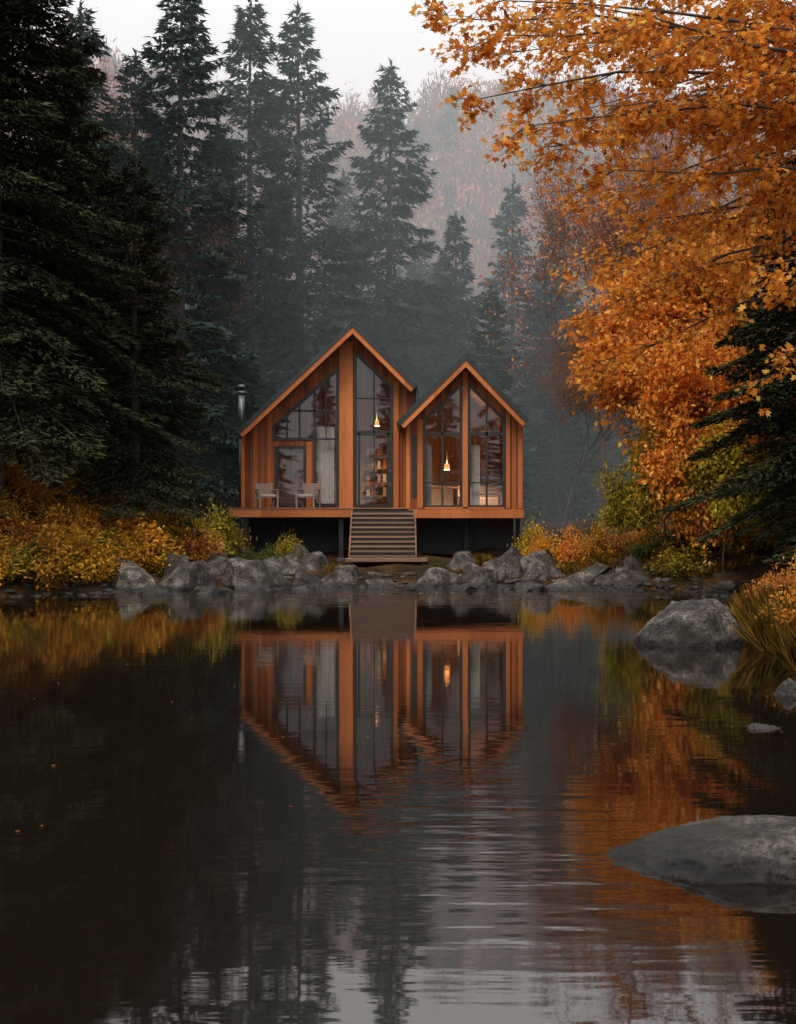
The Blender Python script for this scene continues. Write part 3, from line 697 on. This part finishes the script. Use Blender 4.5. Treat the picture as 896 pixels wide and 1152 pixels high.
facade('front_wall', outR, [h1, h2], DR, .14, 'wood')
poly('window_glass', h1, DR+.07, 'glass'); poly('window_glass', h2, DR+.07, 'glass')
def frame(h, y, t=.09):
    for k in range(len(h)):
        beam('window_frame', h[k], h[(k+1) % len(h)], t, y-.07-.003*k, y+.05+.003*k, 'dark', cabin)
for h in (hB, hC, hE): frame(h, DL+.05)
for h in (h1, h2): frame(h, DR+.05)
def mul(f, D, a, b_, t=.06): beam('mullion', f(*a), f(*b_), t, D+.0, D+.1, 'dark', cabin)
mul(fl, DL, (323, 494), (323, 467)); mul(fl, DL, (337, 494), (337, 455)); mul(fl, DL, (354, 494), (354, 438), .09)
mul(fl, DL, (323, 462), (380, 462)); mul(fl, DL, (354, 494), (380, 494)); mul(fl, DL, (367, 494), (367, 427), .04)
mul(fl, DL, (400, 487), (441, 487), .15); mul(fl, DL, (421, 487), (421, 417)); mul(fl, DL, (404, 487), (404, 569), .07); mul(fl, DL, (437, 487), (437, 569), .07)
mul(fl, DL, (421, 490), (421, 569), .04); mul(fl, DL, (400, 448), (441, 448), .035)
for a in (498, 548): mul(frr, DR, (a, 570), (a, 453), .06)
mul(frr, DR, (478, 488), (519, 488), .1); mul(frr, DR, (528, 488), (567, 488), .1)
mul(frr, DR, (478, 543), (519, 543), .035); mul(frr, DR, (528, 543), (567, 543), .035)
def post(f, D, px0, px1, py0, py1, pr=.08, mat='trim'):
    a = f(px0, py0); b_ = f(px1, py1); box('post', a[0], b_[0], D-pr, D-.003, b_[1], a[1], mat, cabin, .008)
post(fl, DL, 382, 397.5, 573, 384, .12); post(fl, DL, 443, 449, 573, 428, .07); post(fl, DL, 285, 290, 573, 470, .06); post(fl, DL, 301, 306, 573, 457, .06)
post(fl, DL, 272, 276, 573, 482, .06); post(fl, DL, 345, 351, 573, 497, .04)
post(frr, DR, 520.5, 526.5, 572, 418, .1); post(frr, DR, 569.5, 574, 572, 464, .06); post(frr, DR, 583, 588, 572, 476, .06)
post(frr, DR, 470, 476, 572, 472, .06); post(frr, DR, 457.3, 462, 572, 478, .06)
beam('sill', frr(478, 571.5), frr(567, 571.5), .06, DR-.1, DR-.075, 'trim', cabin)
a = frr(464, 560); b_ = frr(469, 490); box('slot_window', a[0], b_[0], DR-.02, DR-.004, a[1], b_[1], 'dark', cabin)
xL = fl(271, 0)[0]; xLr = fl(466, 0)[0]; xR0 = frr(457, 0)[0]; xR1 = frr(588.5, 0)[0]
YB = 47.5
box('side_wall', xL, xL+.14, DL+.143, YB, FLOOR-.3, 4.22, 'wood', cabin)
box('side_wall', xR1-.14, xR1, DR+.143, YB, FLOOR-.3, 4.55, 'wood', cabin)
box('side_wall', xR0, xR0+.12, DR+.143, DL+2.4, FLOOR-.3, 4.55, 'wood', cabin)
facade('back_wall', outL, [], YB-1.5, .1, 'inwall')
facade('back_wall', outR, [], YB-1.44, .1, 'inwall')
box('floor', xL+.002, xLr, DL+.15, YB, FLOOR-.3, FLOOR, 'tread', cabin)
box('floor', xLr+.004, xR1-.15, DR+.15, YB, FLOOR-.3, FLOOR-.004, 'tread', cabin)
a = frr(459, 572.8); b_ = frr(588.5, 583); box('base_beam', a[0], b_[0]+.02, DR-.13, DR+.1, b_[1], a[1]-.01, 'trim', cabin, .01)
def roof(A, P, B, y0, y1):
    A, P, B = [np.array(q, float) for q in (A, P, B)]
    for k, (s, e) in enumerate(((A, P), (P, B))):
        d = nrm(e-s)
        beam('roof_panel', s, e+(d*.06 if k == 0 else 0), .13, y0-.03-.02*k, y1, 'roof', cabin, off=-.065)
        beam('soffit', s+d*.05, e, .05, y0+.06, y1-.05, 'deckw', cabin, off=-.16)
        beam('fascia_board', s+d*.02, e-(d*.03 if k == 0 else d*.02), .15, y0+.004+.003*k, y0+.055, 'trim', cabin, off=-.207)
        for q in range(16):
            yy = y0+.25+q*.5
            if yy < y1: beam('roof_seam', s, e, .035, yy, yy+.02, 'roof', cabin, off=.018)
def q(px, py, d): a = W(px, py, d); return (a[0], a[2])
roof(q(266, 485, 39.4), q(397, 361, 39.4), q(470, 434, 39.4), 39.4, YB+.3)
roof(q(447, 475, 38.5), q(524.5, 398, 38.5), q(596, 473, 38.5), 38.5, YB+.3)
xd0 = -5.25; xd1 = W(397, 0, 38.6)[0]
YD = 38.4
for k in range(14):
    y0 = YD+k*.15; box('deck_board', xd0, xLr-.3 if y0 > DR+.3 else xd1+1.65, y0, y0+.142, FLOOR-.045, FLOOR-.004*(k % 2)-.002, 'deckw', cabin)
box('deck_beam', xd0+.02, xd1+.02, YD+.02, YD+.1, FLOOR-.30, FLOOR-.048, 'trim', cabin, .01)
for k in range(7):
    box('joist', xd0+.1+k*.62, xd0+.16+k*.62, YD+.12, DL+3, FLOOR-.28, FLOOR-.05, 'deckw', cabin)
for px, d in [(276, 38.7), (320, 41), (384, 38.8), (384, 41.5), (470, 40.6), (525, 40.7), (583, 40.6), (276, 42), (583, 43), (470, 43)]:
    x = (px-448)*d/F; g = hz1(x, d)
    box('support_post', x-.07, x+.07, d, d+.14, g-.2, FLOOR-.3, 'dark', cabin)
    box('footing', x-.14, x+.14, d-.08, d+.22, g-.3, g+.1, 'conc', cabin, .02)
box('underfloor_dark_sheet', xL+.15, xR1-.1, 41.4, 41.6, 0, FLOOR-.3, 'dark', cabin)  # black sheet added to stand in for the shaded void below the floor
sx0, sx1 = -1.40, .50; ns = 10; zt, zb_ = FLOOR-.02, .66; y_t, y_b = YD, 36.3
for k in range(ns):
    t = (k+1)/ns; z = zt+(zb_-zt)*t; y = y_t+(y_b-y_t)*t
    box('stair_tread', sx0, sx1, y, y+.27, z-.055, z, 'tread', cabin, .006)
    box('riser', sx0+.03, sx1-.03, y+.25, y+.268, z-.002, z+.08, 'dark', cabin)
for x in (sx0-.05, sx1):
    vs = [(x, y_t, zt-.03), (x, y_b, zb_-.03), (x, y_b, zb_-.2), (x, y_t, zt-.32)]
    vs = vs+[(a+.05, b_, c) for a, b_, c in vs]
    me = bpy.data.meshes.new('stringer'); me.from_pydata(vs, [], [(0, 1, 2, 3), (7, 6, 5, 4), (0, 4, 5, 1), (1, 5, 6, 2), (2, 6, 7, 3), (3, 7, 4, 0)])
    me.materials.append(M['deckw']); obj('stringer', me, parent=cabin)
box('landing', sx0-.10, .84, 35.5, 36.3, .50, .60, 'tread', cabin, .01)
for x in (-1.35, .68): box('landing_post', x, x+.1, 35.6, 35.7, .0, .50, 'dark', cabin)
def cyl(name, x, y, z0, z1, r, mat, parent, r2=None, k=20, cap=True):
    mbb = MB(); mbb.sticks([(x, y, z0)], [(x, y, z1)], r, r if r2 is None else r2, 0, k)
    me = mbb.mesh(name, [mat])
    if cap:
        bm = bmesh.new(); bm.from_mesh(me); bmesh.ops.holes_fill(bm, edges=bm.edges, sides=0); bm.to_mesh(me); bm.free()
    for p_ in me.polygons: p_.use_smooth = len(p_.vertices) == 4
    return obj(name, me, parent=parent)
cx_ = (272-448)*40.9/F
cyl('chimney_pipe', cx_, 40.9, 4.4, 5.95, .10, 'steel', cabin); cyl('chimney_collar', cx_, 40.9, 5.85, 5.95, .13, 'steel', cabin)
cyl('chimney_neck', cx_, 40.9, 5.95, 6.06, .06, 'dark', cabin); cyl('chimney_cap', cx_, 40.9, 6.06, 6.16, .16, 'steel', cabin, .09)
cyl('chimney_pipe', cx_, 40.9, 2.2, 4.4, .08, 'dark', cabin)
def curtain(x0, x1, y, z0, z1):
    n = 40; vs = []
    for k in range(n+1):
        x = x0+(x1-x0)*k/n; yy = y+.04*math.sin(k*1.1)
        vs += [(x, yy, z0), (x, yy, z1)]
    me = bpy.data.meshes.new('curtain'); me.from_pydata(vs, [], [(2*k, 2*k+2, 2*k+3, 2*k+1) for k in range(n)]); me.materials.append(M['cloth'])
    for p_ in me.polygons: p_.use_smooth = True
    obj('curtain', me, parent=cabin)
a0 = fl(356, 565); a1 = fl(376, 500); curtain(a0[0], a1[0], DL+.35, FLOOR+.05, a1[1]+.6)
a0 = frr(531, 565); a1 = frr(541, 500); curtain(a0[0], a1[0], DR+.4, FLOOR+.1, a1[1])
a0 = frr(480, 565); a1 = frr(486, 500); curtain(a0[0], a1[0], DR+.4, FLOOR+.1, a1[1])
def lampat(px, py, d, w, r=.11):
    x, y, z = W(px, py, d)
    cyl('lamp_cord', x, y, z+.1, z+1.4, .008, 'dark', cabin, k=6)
    cyl('lamp_shade', x, y, z-.04, z+.16, r, 'lamp', cabin, r*.8, cap=False)
    l_ = bpy.data.lights.new('lamp_light', 'POINT'); l_.energy = w; l_.color = (1, .6, .3); l_.shadow_soft_size = .03
    o = bpy.data.objects.new('lamp_light', l_); o.location = (x, y, z+.02); COL.objects.link(o); o.parent = cabin
lampat(503, 527, 42.6, 330, .10); lampat(533.5, 521, 41.8, 200, .09); lampat(424, 478, 43.5, 280, .09)
def table(x, y, z, w, d, h):
    box('table_top', x-w/2, x+w/2, y-d/2, y+d/2, z+h-.04, z+h, 'inwall', cabin)
    for sx in (-1, 1):
        for sy in (-1, 1): box('table_leg', x+sx*(w/2-.06)-.03, x+sx*(w/2-.06)+.03, y+sy*(d/2-.06)-.03, y+sy*(d/2-.06)+.03, z, z+h-.04, 'inwall', cabin)
table(1.6, 42.6, FLOOR, 1.4, .8, .75); table(3.0, 41.5, FLOOR, .9, .6, .5)
def seat(x, y, z, w, mat='cushion'):
    box('sofa_seat', x-w/2, x+w/2, y-.4, y+.4, z+.12, z+.42, mat, cabin, .05)
    box('sofa_back', x-w/2, x+w/2, y+.25, y+.45, z+.43, z+.85, mat, cabin, .05)
seat(2.9, 43.4, FLOOR, 1.6); seat(-3.4, 43.2, FLOOR, 1.8)
for k in range(4):
    box('shelf', -1.2, -.3, 45.4, 45.8, FLOOR+.5+k*.5, FLOOR+.54+k*.5, 'inwall', cabin)
    for j in range(4): box('book', -1.15+j*.2, -1.03+j*.2, 45.45, 45.6, FLOOR+.54+k*.5, FLOOR+.74+k*.5+.03*j, ('cloth', 'rust', 'dark', 'cushion')[(j+k) % 4] if (j+k) % 4 != 1 else 'trim', cabin)
box('picture_frame', -3.9, -3.0, 45.85, 45.9, FLOOR+1.4, FLOOR+2.1, 'cloth', cabin)
box('picture_frame', 2.6, 3.3, 45.9, 45.95, FLOOR+1.3, FLOOR+1.9, 'cloth', cabin)
box('kitchen_counter', .7, 2.0, 45.2, 45.8, FLOOR, FLOOR+.9, 'cloth', cabin)

def lounge(px, d, rz):
    e = empty('lounge_chair', ((px-448)*d/F, d, FLOOR)); e.rotation_euler = (0, 0, rz)
    w, dp = .62, .66
    for sx in (-1, 1):
        x = sx*(w/2-.025)
        box('leg_front', x-.025, x+.025, -dp/2, -dp/2+.05, 0, .56, 'chairw', e, .004)
        box('leg_back', x-.025, x+.025, dp/2-.05, dp/2, 0, .50, 'chairw', e, .004)
        box('armrest', x-.045, x+.045, -dp/2-.02, dp/2+.02, .56, .59, 'chairw', e, .004)
        box('side_rail', x-.02, x+.02, -dp/2+.05, dp/2-.05, .27, .33, 'chairw', e)
    for k in range(5): box('seat_slat', -w/2+.05, w/2-.05, -dp/2+.03+k*.12, -dp/2+.13+k*.12, .33, .35, 'chairw', e)
    for k in range(6):
        z = .38+k*.07
        box('back_slat', -w/2+.05, w/2-.05, dp/2-.1+k*.02, dp/2-.075+k*.02, z, z+.055, 'chairw', e)
    for sx in (-1, 1): box('back_post', sx*(w/2-.05)-.02, sx*(w/2-.05)+.02, dp/2-.02, dp/2+.04, .33, .82, 'chairw', e)
    box('cushion', -w/2+.06, w/2-.06, -dp/2+.02, dp/2-.12, .35, .43, 'cushion', e, .03)
lounge(300, 39.5, .35); lounge(347, 39.4, -.25)

# ------------------------------------------------------------------ mist volume
if FOG:
    me = bpy.data.meshes.new('mist')
    x0, x1, y0, y1, z0, z1 = -80, 80, 49, 128, -3, 44
    vs = [(x, y, z) for x in (x0, x1) for y in (y0, y1) for z in (z0, z1)]
    me.from_pydata(vs, [], [(0, 1, 3, 2), (4, 6, 7, 5), (0, 4, 5, 1), (2, 3, 7, 6), (0, 2, 6, 4), (1, 5, 7, 3)])
    m, nt, out = newmat('mist_volume'); vsn = N(nt, 'ShaderNodeVolumeScatter'); vsn.inputs['Color'].default_value = (.82, .97, 1, 1); vsn.inputs['Density'].default_value = .0098
    nt.links.new(vsn.outputs[0], out.inputs['Volume']); me.materials.append(m); obj('mist', me)

# ------------------------------------------------------------------ light, world, camera
w = bpy.data.worlds.new('World'); scene.world = w; w.use_nodes = True
nt = w.node_tree; bg = nt.nodes['Background']
sky = nt.nodes.new('ShaderNodeTexSky'); sky.sky_type = 'NISHITA'; sky.sun_disc = False
EL, AZ = math.radians(48), math.radians(205)
sky.sun_elevation = EL; sky.sun_rotation = AZ; sky.air_density = 1.2; sky.dust_density = 3.5; sky.ozone_density = 1
hs = nt.nodes.new('ShaderNodeHueSaturation'); hs.inputs['Saturation'].default_value = .28
mxs = nt.nodes.new('ShaderNodeMix'); mxs.data_type = 'RGBA'; mxs.inputs[0].default_value = .6; mxs.inputs[7].default_value = (11.2, 11.6, 11.7, 1)
nt.links.new(sky.outputs[0], hs.inputs['Color']); nt.links.new(hs.outputs[0], mxs.inputs[6]); nt.links.new(mxs.outputs[2], bg.inputs[0])
bg.inputs[1].default_value = .15
sl = bpy.data.lights.new('sun', 'SUN'); sl.energy = 1.5; sl.angle = math.radians(25); sl.color = (1, .91, .80)
so = bpy.data.objects.new('sun', sl); COL.objects.link(so)
sd_ = Vector((math.sin(AZ)*math.cos(EL), math.cos(AZ)*math.cos(EL), math.sin(EL)))
so.rotation_euler = (-sd_).to_track_quat('-Z', 'Y').to_euler()

cam = bpy.data.cameras.new('camera'); co = bpy.data.objects.new('camera', cam); COL.objects.link(co)
co.location = (0, 0, CAMH); co.rotation_euler = (math.radians(90), 0, 0)
cam.sensor_fit = 'VERTICAL'; cam.sensor_height = 24; cam.lens = F/1152*24; cam.shift_y = (HOR-576)/1152
cam.clip_start = .05; cam.clip_end = 1500
scene.camera = co
scene.view_settings.view_transform = 'Standard'; scene.view_settings.look = 'None'; scene.view_settings.exposure = 0
